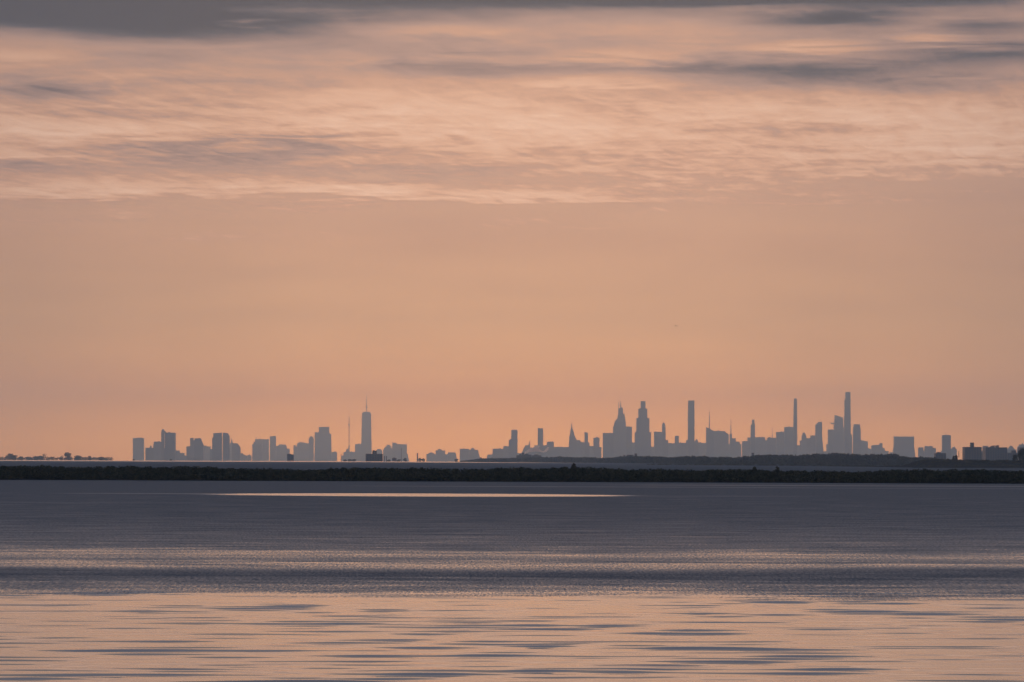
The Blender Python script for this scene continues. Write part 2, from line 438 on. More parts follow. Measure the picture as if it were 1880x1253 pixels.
def bush(px, py_top, d, half_px, label, hfull=None):
    X0, Zt = at(px, py_top, d); zb = drop(d) + (1.2 if d < 900 else .3)
    r = half_px * K * d; hh = Zt - zb
    o = thing('shrub', (X0, d, zb), label, 'shrub')
    rg = np.random.RandomState(int(px))
    bb = [(rg.uniform(-.5, .5) * r, rg.uniform(-.5, .5) * r, hh * rg.uniform(.35, .8), r * rg.uniform(.5, .75), r * .6, hh * .3) for _ in range(6)]
    bb.append((0, 0, hh * .78, r * .45, r * .45, hh * .24))
    V, F = leaf_cloud(rg, bb, 60, max(.16, r * .12)); soup_obj('foliage', V, F, M_LEAF, o)
    V, F = trunk_mesh(hh, r * .1, rg, 5); mesh_obj('stem', V, F, M_BARK, o)
bush(1054, 852.2, 776, 6, 'tall rounded shrub rising above the thicket below the pointed spire tower')
bush(1697, 861.2, 776, 7, 'dark mounded shrub breaking the thicket top in front of the right hand bank')
bush(1385, 857.9, 776, 4.5, 'low dark shrub standing slightly above the thicket below the lone square tower in the woods')
bush(1428, 858.2, 776, 4.5, 'small dark shrub poking above the thicket just right of a similar one')

# ------------------------------------------------------------------ far land under the city, woods on the middle shore
gx_ = np.arange(-12000, 12001, 500.); gy_ = np.array([12000, 14000, 16000, 18000, 20000, 22000, 24000, 26000, 27900.])
Xg, Yg = np.meshgrid(gx_, gy_)
Zg = 1.5 - (Xg ** 2 + Yg ** 2) / R2
Zg[0] -= 4
structure(grid_obj('city_ground', Xg, Yg, Zg, M_LAND))

ridge = [(840, 848), (860, 845), (880, 842.5), (900, 841.6), (930, 841.5), (950, 841), (993, 840), (1000, 840), (1015, 840), (1030, 838.8), (1060, 840.5), (1078, 839.5), (1100, 841.5),
         (1130, 840.5), (1145, 838), (1165, 837.5), (1180, 838.5), (1200, 838), (1230, 840.8), (1250, 839), (1260, 838), (1290, 839), (1310, 840.5),
         (1340, 840), (1348, 842), (1360, 839.2), (1378, 838), (1400, 835.2), (1420, 836.6), (1440, 836), (1460, 837), (1490, 834.8), (1520, 834.2),
         (1538, 832.4), (1550, 833.8), (1580, 835), (1620, 835.5), (1640, 834), (1648, 836.5), (1665, 839.5), (1680, 841.5), (1690, 839.5),
         (1700, 841), (1715, 841), (1735, 843.5), (1800, 846), (1900, 847), (2100, 849)]
rx_, ry_ = np.array(ridge, float).T
def wood_d(px): return float(np.interp(px, [840, 1000, 1150, 1300, 2100], [6400, 5600, 4600, 3500, 3300]))
wx, wy, wz = [], [], []
for px in np.arange(836, 2105, 8.):
    d = wood_d(px)
    X0, Zt = at(px, np.interp(px, rx_, ry_), d)
    for j, (dd, f) in enumerate([(-40, -.2), (0, 0), (20, .06), (120, .25), (300, .5), (700, .5), (740, -.2)]):
        hh = max(0.3, Zt - drop(d))
        wx.append(X0 * (d + dd) / d); wy.append(d + dd); wz.append(drop(d + dd) + (hh * f if f > 0 else f * 8))
n_ = len(np.arange(836, 2105, 8.))
f7 = lambda a: np.array(a).reshape(n_, 7).T
structure(grid_obj('middle_shore', f7(wx), f7(wy), f7(wz), M_LAND))
rng = np.random.RandomState(8)
bl = []
for px in np.arange(846, 2100, 1.15):
    px = px + rng.uniform(-1, 1)
    d0 = wood_d(px)
    for dd, f in ((rng.uniform(5, 30), .62), (rng.uniform(40, 160), .84), (rng.uniform(200, 320), 1.0)):
        d = d0 + dd
        X0, Zt = at(px, np.interp(px, rx_, ry_), d)
        hh = max(2.0, (Zt - drop(d)) * f * rng.uniform(.86, 1.07))
        r = min(rng.uniform(2.2, 4.2), hh * .5)
        bl.append((X0, d, drop(d) + hh - r * 1.05, r, r, r * 1.1))
        if hh > 2.5 * r: bl.append((X0 + rng.uniform(-1, 1), d, drop(d) + hh * .42, r, r, hh * .4))
V, F = leaf_cloud(rng, bl, 34, 1.25)
stuff(soup_obj('woodland', V, F, M_FARLEAF), 'blue hazy belt of woods along the far shore below the towers', 'woods')
print('woodland', len(F))

# low dark marsh in front of the woods
def marsh(name, pts, depth, m, hard=None):
    """pts: (px, distance, height) along the shore"""
    xs_, ys_, hs_ = [], [], []
    for px, d, h_ in pts:
        for dd, f in ((-6, -.3), (0, -.05), (3, .4), (10, .85), (depth * .5, 1.0), (depth, .8), (depth + 8, -.3)):
            X0 = (px - CX) * K * d
            xs_.append(X0); ys_.append(d + dd); hs_.append(drop(d) + (h_ * f if f > 0 else f))
    n = len(pts); g = lambda a: np.array(a).reshape(n, 7).T
    return structure(grid_obj(name, g(xs_), g(ys_), g(hs_), m))
marsh('marsh', [(1150, 3150, .05), (1230, 3100, .3), (1350, 3000, .45), (1450, 2900, .4), (1560, 2700, .35), (1640, 2500, .6), (1700, 2420, 1.0), (1760, 2350, 1.0), (1990, 2250, .8), (2300, 2200, .8)], 60, M_SOIL)
rng = np.random.RandomState(21); bl = []
for px in np.arange(1190, 2200, 2.2):
    px += rng.uniform(-1, 1)
    d = float(np.interp(px, [1150, 1450, 1640, 1990, 2300], [3150, 2900, 2500, 2250, 2200])) + rng.uniform(5, 40)
    if rng.rand() < .35 and px < 1500: continue
    hh = rng.uniform(.5, 1.5) * (.7 if px < 1300 else 1)
    X0 = (px - CX) * K * d; bl.append((X0, d, drop(d) + .3 + hh * .4, rng.uniform(.8, 2.2), 1, hh * .6))
V, F = leaf_cloud(rng, bl, 30, .35)
stuff(soup_obj('marsh_grass', V, F, M_LEAF), 'thin dark line of marsh growth on the water in front of the woods', 'marsh plants')

# raised bank at the right
bank = [(1700, .2), (1716, .9), (1722, 2.3), (1728, 3.8), (1735, 5.2), (1745, 5.9), (1758, 6.4), (1772, 5.9), (1800, 5.7), (1840, 5.6), (1880, 5.5), (1960, 5.4), (2100, 5.2), (2300, 5.0)]
bx_, by_, bz_ = [], [], []
for px, h_ in bank:
    d = 2250.
    for dd, f in ((0, -.3), (6, .12), (14, .34), (26, .4), (30, .44), (44, .9), (60, 1.0), (120, .96), (170, .4), (200, -.3)):
        bx_.append((px - CX) * K * d); by_.append(d + 50 + dd); bz_.append(drop(d) + (h_ * f if f > 0 else f) + (.12 * math.sin(px * .9 + dd) if f > .2 else 0))
n = len(bank); g10 = lambda a: np.array(a).reshape(n, 10).T
structure(grid_obj('bank', g10(bx_), g10(by_), g10(bz_), M_SOIL))
rng = np.random.RandomState(31); bl = []
for px in np.arange(1716, 2250, 1.3):
    h_ = float(np.interp(px, *np.array(bank).T))
    d = 2250
    for dd, f in ((rng.uniform(8, 16), .3), (rng.uniform(32, 46), .8), (rng.uniform(55, 110), 1.0)):
        if rng.rand() < (.45 if dd < 20 else .25): continue
        hh = rng.uniform(.25, 1.0) * (1.0 if px > 1765 else .5); X0 = (px - CX) * K * d
        bl.append((X0 + rng.uniform(-.6, .6), d + 50 + dd, drop(d) + h_ * f + hh * .3, rng.uniform(.5, 1.6), 1, hh * .7))
V, F = leaf_cloud(rng, bl, 34, .3)
stuff(soup_obj('scrub', V, F, M_LEAF), 'rough dark scrub covering the raised bank at the right', 'scrub')

# ------------------------------------------------------------------ buildings
def frustum(parent, name, m, D, x0b, x1b, yb, x0t, x1t, ytl, ytr=None, depth=None, dtop=None, dy=0.0, chamfer=True):
    """one storeyed body: bottom from px x0b..x1b at row yb (None = ground), top x0t..x1t, rows ytl / ytr; depth in metres"""
    ytr = ytl if ytr is None else ytr
    zg = drop(D)
    A0, Zb = at(x0b, yb if yb is not None else 850, D); A1, Zb1 = at(x1b, yb if yb is not None else 850, D)
    if yb is None: Zb = zg + 1.0
    else: Zb = (Zb + Zb1) / 2
    T0, Zl = at(x0t, ytl, D); T1, Zr = at(x1t, ytr, D)
    if ytl == ytr: Zl = Zr = (Zl + Zr) / 2
    wb_ = abs(A1 - A0); depth = depth or min(max(wb_, 14), 60); dtop = dtop or depth * min(1.0, max(.15, abs(T1 - T0) / max(wb_, .1)))
    ox, oy, oz = parent.location
    yb0, yb1, yt0, yt1 = dy - depth / 2, dy + depth / 2, dy - dtop / 2, dy + dtop / 2
    v = [(A0 - ox, yb0, Zb - oz), (A1 - ox, yb0, Zb - oz), (A1 - ox, yb1, Zb - oz), (A0 - ox, yb1, Zb - oz),
         (T0 - ox, yt0, Zl - oz), (T1 - ox, yt0, Zr - oz), (T1 - ox, yt1, Zr - oz), (T0 - ox, yt1, Zl - oz)]
    f = [(3, 2, 1, 0), (4, 5, 6, 7), (0, 1, 5, 4), (1, 2, 6, 5), (2, 3, 7, 6), (3, 0, 4, 7)]
    return mesh_obj(name, v, f, m, parent)
def dome(parent, name, m, D, x0, x1, yb, yt, power=1.0):
    A0, Zb = at(x0, yb, D); A1, _ = at(x1, yb, D); _, Zt = at((x0 + x1) / 2, yt, D)
    ox, oy, oz = parent.location; c = (A0 + A1) / 2 - ox; r = (A1 - A0) / 2; h_ = Zt - Zb
    V, F = [], []; NR, NS = 6, 20
    for i in range(NR):
        th = i / NR * math.pi / 2
        for j in range(NS):
            a = j / NS * 2 * math.pi
            V.append((c + r * math.cos(th) ** power * math.cos(a), r * math.cos(th) ** power * math.sin(a), Zb - oz + h_ * math.sin(th)))
    V.append((c, 0, Zb - oz + h_)); top = len(V) - 1
    for i in range(NR - 1):
        for j in range(NS):
            F.append((i * NS + j, i * NS + (j + 1) % NS, (i + 1) * NS + (j + 1) % NS, (i + 1) * NS + j))
    for j in range(NS): F.append(((NR - 1) * NS + j, (NR - 1) * NS + (j + 1) % NS, top))
    F.append(tuple(range(NS - 1, -1, -1)))
    return mesh_obj(name, V, F, m, parent, smooth=False)
def mast(parent, name, D, xc, yb, yt, w0, w1=None):
    """tapering pole; widths in metres"""
    w1 = w0 * .4 if w1 is None else w1
    if D > 14000: w0, w1 = w0 * 1.7, w1 * 2.2
    A, Zb = at(xc, yb, D); _, Zt = at(xc, yt, D); ox, oy, oz = parent.location
    V, F = [], []
    for z_, r in ((Zb, w0 / 2), (Zt, w1 / 2)):
        for i in range(8):
            a = i * math.pi / 4; V.append((A - ox + r * math.cos(a), r * math.sin(a), z_ - oz))
    for i in range(8): F.append((i, (i + 1) % 8, 8 + (i + 1) % 8, 8 + i))
    F.append(tuple(range(7, -1, -1))); F.append(tuple(range(8, 16)))
    return mesh_obj(name, V, F, M_STEEL, parent)

def B(name, D, x0, x1, mk, label, cat, parts, group=None):
    """parts: ('shaft', 'box', x0,x1,ytop[,ybot]) | ('frus', x0b,x1b,x0t,x1t,ytl,ytr,yb) | ('dome', x0,x1,yb,yt) | ('mast', xc,yb,yt,w)"""
    if D > 14000: D = 20500 + (D - 20500) * 1.6     # spread the districts in depth
    X0, _ = at((x0 + x1) / 2, 845, D)
    o = thing(name, (X0, D, drop(D)), label, cat, group)
    m = FM[mk]
    for k, p in enumerate(parts):
        nm, typ, a = p[0], p[1], p[2:]
        # each piece gets a slightly different depth, so that no two walls share a plane
        if typ == 'box':
            yb = a[3] if len(a) > 3 else None
            w_ = abs(a[1] - a[0]) * K * D
            frustum(o, nm, m, D, a[0], a[1], yb, a[0], a[1], a[2], depth=min(max(w_ * (.95 - .07 * k), 12), 62 - 3 * k), dtop=min(max(w_ * (.95 - .07 * k), 12), 62 - 3 * k))
        elif typ == 'frus':
            x0b, x1b, x0t, x1t, ytl, ytr, yb = a
            frustum(o, nm, m, D, x0b, x1b, yb, x0t, x1t, ytl, ytr)
        elif typ == 'dome': dome(o, nm, m, D, *a)
        elif typ == 'mast': mast(o, nm, D, *a)
    # small plant rooms on the broad flat roofs
    p = parts[0]
    if D > 14000 and p[1] == 'box' and p[3] - p[2] > 8 and not any(q[0] in ('roof_plant', 'crown', 'roof', 'upper_storeys', 'lower_setback') for q in parts):
        rg = random.Random(int(x0 * 10)); yy = p[4]
        for _ in range(rg.choice((1, 2, 2))):
            a = rg.uniform(p[2] + .5, p[3] - 4); ww = rg.uniform(1.6, 3.4)
            frustum(o, 'roof_plant', m, D, a, a + ww, yy + .3, a, a + ww, yy - rg.uniform(.5, 1.1), depth=18 - 3 * _)
    return o
BR, LM, MT = 18500., 24500., 20500.     # three districts, at three distances
HS, TB = 'skyscraper', 'tower_block'
bx = lambda x0, x1, y, yb=None, nm='shaft': (nm, 'box', x0, x1, y) + ((yb,) if yb else ())
rt = lambda x0, x1, y, yb: ('roof_plant', 'box', x0, x1, y, yb)

# --- left district
B(TB, 21000, 244.7, 263.8, 'c', 'lone plain rectangular tower at the far left of the skyline', 'tower', [bx(244.7, 263.8, 804.6)])
B(TB, 18800, 267.7, 282, 'b', 'low stepped block just right of the leftmost lone tower', 'building', [bx(267.7, 283, 822.3), rt(275.3, 278.2, 818.8, 822.6)])
B(TB, BR, 283, 297, 'c', 'mid height block under the round topped tower at the left', 'building', [bx(283, 297, 811.2), ('wing', 'box', 281.5, 284.5, 816)])
B(HS, 17600, 296.3, 302, 's', 'slim tower with a rounded domed crown at the left', 'tower', [bx(296.3, 302, 792.5), ('crown', 'dome', 296.3, 302.5, 792.5, 788.2), ('shoulder', 'frus', 301.2, 305.8, 301, 305.2, 791, 793, 797)])
B(HS, 17200, 303.6, 322, 'g', 'wide dark slab tower, bulkiest of the left group', 'tower', [bx(303.6, 322, 794.8), rt(309, 312, 793.6, 795), ('base', 'box', 301.5, 303.8, 823)])
B(TB, 19600, 322, 341, 'c', 'low stepped hazy blocks right of the wide dark slab', 'building', [bx(322, 330, 827.4), ('wing', 'box', 329.6, 338.5, 832), ('annex', 'box', 338.5, 341.8, 836.5)])
B(TB, 19000, 342.4, 349.4, 'b', 'narrow low block left of the chamfered office tower', 'building', [bx(342.4, 349.6, 819.6)])
B(HS, BR, 349.4, 355.3, 'c', 'slim flat tower standing against the chamfered office tower', 'tower', [bx(349.4, 355.3, 804.4), ('link', 'box', 355, 358, 808.6)])
B(HS, 18100, 357.7, 373.6, 'g', 'office tower with a chamfered sloping right shoulder', 'tower', [bx(357, 373.6, 818), ('upper_storeys', 'frus', 357.4, 373.6, 357.9, 368.5, 805, 805, 818)])
B(TB, 22500, 373.6, 386.4, 's', 'pale low block between the chamfered tower and the twin towers', 'building', [bx(373.6, 386.4, 819.7), rt(375, 379, 818.3, 820)])
B(TB, 18900, 385, 390.5, 'c', 'short block at the left foot of the twin towers', 'building', [bx(385.4, 390.4, 824.8)])
B(HS, 17900, 390.2, 407.4, 'g', 'left one of the two close set dark twin towers', 'tower', [bx(390.2, 407.4, 804), ('upper_storeys', 'frus', 392, 407.2, 392.3, 407, 795.6, 794.6, 804)], 'twin dark towers')
B(HS, 17900, 409.4, 421.5, 'g', 'right one of the two dark twin towers, with a cut off corner', 'tower', [bx(409.4, 421.5, 802), ('upper_storeys', 'frus', 409.6, 421.5, 409.8, 418.4, 794.8, 795.4, 802)], 'twin dark towers')
B(TB, 22800, 422, 429, 's', 'pale block with a small pointed roof right of the twin towers', 'building', [bx(422.3, 429, 814.5), ('roof', 'frus', 423.2, 428, 425.2, 425.6, 805, 805, 814.5)])
B(HS, 19200, 426.5, 441.3, 'c', 'squat grey block with a cut off right corner near the twin towers', 'building', [bx(426.5, 441.3, 821), ('upper_storeys', 'frus', 427, 441.2, 427.2, 436, 813.8, 814.2, 821)])
B(TB, 21500, 441.3, 461.5, 'b', 'low ragged hazy roofs left of the wide pale block', 'building', [bx(441.3, 446, 832.4), ('wing', 'frus', 446, 454, 446, 454, 834, 837.5, None), ('annex', 'box', 454.7, 461.5, 836), rt(456, 459, 834.6, 836.2)])
B(TB, 22600, 463.6, 481.5, 'c', 'grey block in front of the wide pale flat topped building', 'building', [bx(463.6, 481.5, 816), ('upper_storeys', 'box', 465.5, 470.4, 811.5, 816.3)])
B(HS, LM, 468.7, 493.6, 's', 'wide pale flat topped building with a tiny antenna on its left corner', 'building', [bx(468.7, 493.6, 806.8), ('antenna', 'mast', 470.4, 807, 802, 3.5)])
B(HS, 24000, 495.8, 506.6, 's', 'slender pale tower right of the wide flat topped building', 'tower', [bx(495.8, 506.6, 801.2)])
B(TB, 24200, 506.6, 526.3, 'c', 'rounded low block between the slender tower and the stepped giant', 'building', [bx(506.6, 526.3, 819), ('upper_storeys', 'frus', 509.6, 526, 513, 523.5, 816.2, 816.2, 819.2)])
B(TB, 23600, 526.3, 532, 'b', 'short stub block right of the rounded low block', 'building', [bx(526, 532, 823.8)])
B(TB, 6200, 527.5, 535, 'b', 'small dark blue block in front of the pale towers', 'building', [bx(527.5, 534.6, 833.8), ('wing', 'box', 534.6, 539, 834.6)])
B(TB, 24600, 539, 544, 'c', 'narrow pale block at the left end of the stepped giant group', 'building', [bx(539, 543.6, 817.8), ('link', 'box', 543, 546, 821)])
B(HS, 24900, 545.3, 568, 's', 'broad pale block with a shallow gabled roofline', 'building', [bx(545.3, 568, 814.6), ('roof', 'frus', 545.6, 567.8, 549.5, 552.5, 811.7, 811.7, 814.6)])
B(HS, 24300, 567, 576, 'g', 'round topped tower leaning close to the stepped giant', 'tower', [bx(567.2, 576, 806), ('crown', 'dome', 567.2, 576, 806, 801.2)])
B(HS, 23800, 577.9, 608.5, 'g', 'massive stepped tower with a broad flat head, left of the tallest spire', 'tower', [('shaft', 'frus', 577.6, 608.8, 578, 607.9, 796.6, 796.6, None), ('upper_storeys', 'box', 578.2, 604.6, 793.8, 797), ('crown', 'box', 585.5, 604.4, 784.2, 794)])
B(TB, 24100, 608.5, 618.7, 'b', 'low block at the right foot of the stepped giant', 'building', [bx(608.5, 618.7, 830.2)])
# --- around the tallest spire
B(TB, 25200, 630, 652, 'c', 'low hazy buildings under the thin radio mast', 'building', [bx(630.9, 652, 830.2), ('wing', 'box', 635.3, 640.4, 824.9), ('annex', 'box', 627, 631, 836.5)])
o = thing('radio_mast', (at(640.7, 845, 24800)[0], 24800, drop(24800)), 'very thin tall radio mast left of the tallest spire', 'mast')
mast(o, 'pole', 24800, 640.7, 846, 766, 4.6, 2.2); mast(o, 'collar', 24800, 640.7, 782, 779, 6.5, 6.5); mast(o, 'foot', 24800, 640.7, 846, 818, 7, 5)
B(HS, 25000, 652, 663, 'g', 'square block leaning against the left side of the spired giant', 'building', [bx(652, 663.5, 815.6)])
B(HS, LM, 662.8, 682.5, 'g', 'tall tapering glass tower crowned by the highest needle spire', 'tower', [
    ('shaft', 'frus', 662.6, 682.6, 664.8, 681.2, 760, 760, None), ('parapet', 'frus', 664.8, 681.2, 667, 679, 756.6, 756.6, 760),
    ('spire', 'mast', 673.1, 757, 724.5, 5.5, 1.2), ('collar', 'mast', 673.1, 749, 746.8, 8, 8)])
B(TB, 24200, 690, 702, 's', 'small pale domed building behind the dark blue block', 'building', [bx(690.2, 701.7, 829), ('roof', 'dome', 690.2, 701.7, 829, 824.3)])
B(HS, 24800, 703.6, 720, 's', 'pale building with a rounded arched roof right of the spired giant', 'building', [bx(703.6, 720.2, 827), ('upper_storeys', 'frus', 703.8, 720.2, 707, 719.2, 821, 822.5, 827), ('roof', 'frus', 706.8, 719.4, 711.5, 715, 816.6, 816.8, 822)])
B(HS, 24000, 720.2, 747, 's', 'wide pale slab with a raised slanting left corner', 'building', [bx(720.2, 747, 816), ('crown', 'frus', 720.2, 729.2, 720.2, 729, 812, 814, 816.2), ('wing', 'frus', 744, 752.5, 744, 748.5, 834, 834, None)])
o = thing('mast', (at(736.7, 845, 7000)[0], 7000, drop(7000)), 'thin dark mast in front of the wide pale slab', 'mast')
mast(o, 'pole', 7000, 736.7, 848, 822.5, 1.6, .7); mast(o, 'crossarm', 7000, 736.7, 826, 825, 2.6, 2.6)
B('apartment_block', 5200, 672, 702.3, 'b', 'dark blue flat roofed block below the spired giant', 'building', [bx(672, 702.3, 833.6), rt(684, 687.2, 827, 834), ('water_tank', 'box', 687.8, 691.6, 827.8, 834)])
for i, (xc, lb) in enumerate([(705.6, 'left one of two slim dark chimneys beside the dark blue block'), (709.4, 'right one of two slim dark chimneys beside the dark blue block')]):
    o = thing('chimney', (at(xc, 845, 5600)[0], 5600, drop(5600)), lb, 'chimney', 'slim dark chimneys')
    mast(o, 'stack', 5600, xc, 850, 837.6, 2.0, 1.7); mast(o, 'rim', 5600, xc, 838.4, 837.9, 2.3, 2.3)
B('shed', 6500, 720.2, 727.9, 'b', 'small dark shed on the shore in front of the wide pale slab', 'building', [bx(720.2, 727.9, 841.2), rt(722, 725, 840.6, 841.4)])
# --- middle gap
o = thing('chimney', (at(766.4, 845, 7500)[0], 7500, drop(7500)), 'lone dark chimney standing in the gap of the skyline', 'chimney')
mast(o, 'stack', 7500, 766.4, 850, 832.2, 3.4, 2.9); mast(o, 'rim', 7500, 766.4, 833, 832.4, 3.6, 3.6)
B(TB, 23200, 782.8, 798, 'b', 'low pale building with a humped roof right of the lone chimney', 'building', [bx(782.8, 798.5, 833.8), ('roof', 'dome', 786, 797, 833.8, 831)])
B(TB, 22600, 800, 817.3, 'c', 'stepped pale block with a raised roof centre in the gap', 'building', [bx(800, 817.3, 827.4), rt(803.5, 810.5, 824.8, 827.6), ('wing', 'box', 798, 821.7, 834.4)])
B(TB, 23000, 821.7, 839.6, 's', 'low pale block with a sloping right side', 'building', [('shaft', 'frus', 820, 840, 822.3, 836.5, 830.8, 830.8, None)])
B(TB, 21400, 844, 860.9, 'c', 'plain rectangular pale block left of the peaked one', 'building', [bx(844, 861, 824.2)])
B(TB, 21900, 861, 882, 'b', 'pale block with a small peak, left of the shoreline woods', 'building', [bx(861.3, 878.7, 826.3), ('roof', 'frus', 862, 873, 867, 869, 822.5, 822.5, 826.4), ('wing', 'frus', 877, 882.5, 877, 880, 833, 835, None)])
B(TB, 21600, 891.5, 904.5, 'c', 'low sloping building at the left end of the central cluster', 'building', [('shaft', 'frus', 891, 905, 895, 904.8, 835, 834.5, None)])
B(TB, MT, 904.3, 924, 'b', 'long low block left of the twin stepped tower pair', 'building', [bx(904.3, 924.2, 824.2)])
B(TB, 20300, 924, 934, 'c', 'block one step below the narrow annex of the dark square tower', 'building', [bx(924, 934, 819.8), rt(926, 930, 818.8, 820)])
B(HS, 19600, 933.9, 950.2, 'g', 'dark square tower with a lower annex on its left side', 'tower', [bx(938.5, 950.2, 790), ('crown', 'frus', 938.6, 950.1, 940, 949.5, 789.2, 789, 790.2), ('wing', 'frus', 933.9, 938.8, 933.9, 938.8, 808, 805.8, None)])
B(TB, 21200, 950, 958, 'c', 'very low roofs between the dark square tower and the sloped hall', 'building', [bx(950, 958, 832.4)])
B('sloped_hall', 20900, 957, 974, 'c', 'building with a slanting left side and small needle spire behind the steam', 'building', [('hall', 'frus', 957, 974, 964.3, 973.2, 817.9, 817.9, 833), ('base', 'box', 956.6, 981, 833), ('spire', 'mast', 971.9, 818.2, 809, 9, 1)])
B(TB, 20700, 974, 1003.8, 's', 'low hazy block behind the steam under the slender square tower', 'building', [bx(974, 1003.8, 822), ('upper_storeys', 'box', 981, 1003.6, 817.9, 822.3)])
B(HS, 19800, 987.2, 997.2, 'g', 'slender square tower standing behind the plume of steam', 'tower', [bx(987.2, 997.2, 786.7)])
B(HS, 20100, 1003.8, 1016.9, 'c', 'chunky block right of the slender square tower', 'building', [bx(1003.8, 1016.9, 811.8), ('crown', 'frus', 1004, 1016.7, 1006, 1015.5, 811, 811, 812)])
B(TB, 20800, 1017, 1044.5, 'b', 'long low hazy block left of the pointed needle tower', 'building', [bx(1017, 1044.6, 821.2)])
# --- central cluster
B(HS, 20400, 1044.5, 1057.5, 's', 'pointed tower tapering to a needle spire, left of the central cluster', 'tower', [
    bx(1044.4, 1057.2, 812), ('upper_storeys', 'frus', 1044.8, 1057, 1045.2, 1055.8, 802, 802, 812.2), ('crown', 'frus', 1045.4, 1055.6, 1047.8, 1051.6, 788, 788, 802.2),
    ('cap', 'frus', 1047.9, 1051.5, 1049.1, 1050.1, 781, 781, 788.2), ('spire', 'mast', 1049.6, 782, 776, 5, 1)])
B(HS, 20900, 1055.5, 1066, 'c', 'block tucked behind the right foot of the pointed needle tower', 'building', [bx(1055.5, 1065.8, 808.4), ('wing', 'box', 1054, 1058, 804)])
B(TB, 21300, 1065, 1073, 'b', 'low block with ragged roof right of the pointed tower', 'building', [bx(1065, 1073.2, 812.4), rt(1066.5, 1068, 811, 812.6), ('water_tank', 'box', 1070, 1071.6, 811.2, 812.6)])
B(HS, 20300, 1073, 1082.3, 'g', 'slim tower with a slanted top between the needle tower and the central cluster', 'tower', [('shaft', 'frus', 1073, 1079.8, 1073, 1079.4, 793.2, 795, None), ('wing', 'box', 1079.6, 1082.4, 812.8)])
B(TB, 21500, 1082, 1090, 'c', 'low block left of the short square tower', 'building', [bx(1082, 1089.8, 819.2)])
B(HS, 20600, 1089.4, 1104, 'c', 'short square tower with a tiny roof mast left of the broad slab', 'tower', [bx(1089.4, 1100.6, 804), ('antenna', 'mast', 1095.3, 804.2, 801.5, 4), ('wing', 'box', 1100.4, 1104.2, 821)])
B(HS, 19900, 1106.6, 1126, 'g', 'broad flat slab at the left of the twin antenna tower', 'building', [bx(1106.8, 1126.2, 795.4)])
B(HS, MT, 1125, 1150, 's', 'tall stepped tower with two needle antennas on its narrow head', 'tower', [
    bx(1125.6, 1149.6, 782.8), ('upper_storeys', 'frus', 1127, 1149, 1128.4, 1148.4, 774.6, 774.6, 783), ('setback', 'frus', 1128.6, 1148.2, 1133.6, 1147.4, 768.2, 766, 774.8),
    ('tower_head', 'frus', 1133.6, 1147, 1134.8, 1146.6, 760.6, 760, 768.4), ('crown', 'frus', 1135.2, 1144, 1137.2, 1143.2, 749.6, 748.6, 760.8),
    ('antenna', 'mast', 1135.8, 762, 738, 4.5, 1.5), ('antenna', 'mast', 1139.6, 750, 736.4, 5.5, 1.8)])
B(HS, 20100, 1149.4, 1160, 'g', 'flat topped block joined to the right of the twin antenna tower', 'building', [bx(1149.6, 1160.2, 783.8)])
B(TB, 20900, 1160, 1165.6, 'c', 'short link building between the twin antenna and three step towers', 'building', [bx(1160, 1165.6, 812.7)])
B(HS, 19700, 1165.3, 1195, 'g', 'broad tower rising in three even setbacks to a square head', 'tower', [
    bx(1165.3, 1195.1, 793.7), ('lower_setback', 'box', 1168.3, 1191.9, 768, 794), ('upper_setback', 'box', 1172, 1188.3, 750.4, 768.3), ('tower_head', 'box', 1176.2, 1184.9, 736.9, 750.7)])
B(TB, 21000, 1195, 1201, 'b', 'low roofs right of the three setback tower', 'building', [bx(1195, 1201, 820.4)])
B(HS, 20200, 1200.8, 1216, 's', 'plain grey slab left of the narrow peaked tower', 'building', [bx(1200.8, 1216, 793.2)])
B(HS, 19900, 1215.4, 1227, 'g', 'narrow peaked tower with a small step on its right', 'tower', [('shaft', 'frus', 1215.2, 1222.8, 1215.6, 1221.9, 782, 784, None), ('crown', 'frus', 1215.7, 1221.8, 1216.4, 1219.8, 776, 776.4, 783), ('wing', 'box', 1222.2, 1226.8, 808.2)])
B(TB, 21200, 1226.6, 1239, 'c', 'low block left of the short square stub tower', 'building', [bx(1226.6, 1239, 814.2), rt(1229, 1233, 813.3, 814.4)])
B(HS, 20500, 1238.9, 1246.4, 'c', 'short square stub tower left of the tall plain square tower', 'tower', [bx(1238.9, 1246.4, 800.4)])
B(TB, 21100, 1246.4, 1263, 'b', 'low blocks at the left foot of the tall plain square tower', 'building', [bx(1246.4, 1260, 813.2), ('wing', 'box', 1259.6, 1263.2, 808)])
B(HS, 19500, 1263, 1274.9, 'c', 'tall plain square tower standing alone like a matchbox on end', 'tower', [bx(1263, 1274.9, 755), ('upper_storeys', 'box', 1263.3, 1274.7, 735.6, 755.2)])
B(TB, 20700, 1275.5, 1282, 'b', 'little peaked building at the right foot of the plain square tower', 'building', [bx(1275.4, 1282, 811), ('roof', 'frus', 1275.8, 1281.6, 1278, 1280, 806.4, 806.4, 811.2)])
B(TB, 21300, 1281.5, 1297, 'c', 'low block between the plain square tower and the angled roof tower', 'building', [bx(1281.5, 1297, 813.4), rt(1284, 1287, 812, 813.6)])
B(HS, 20100, 1296.4, 1310, 'g', 'tower with a sharply slanting roof and a thin spire', 'tower', [('shaft', 'frus', 1296.2, 1310.4, 1296.6, 1310, 784.4, 791.6, None), ('spire', 'mast', 1302.4, 789, 756.5, 5, 1.5)])
B(HS, 20400, 1309.8, 1338, 's', 'broad block with a roofline stepping down to the right', 'building', [bx(1309.8, 1330.2, 791.8), rt(1317.5, 1321, 790.6, 792), ('wing', 'frus', 1330, 1338.4, 1330, 1337.6, 792.6, 797.5, None)])
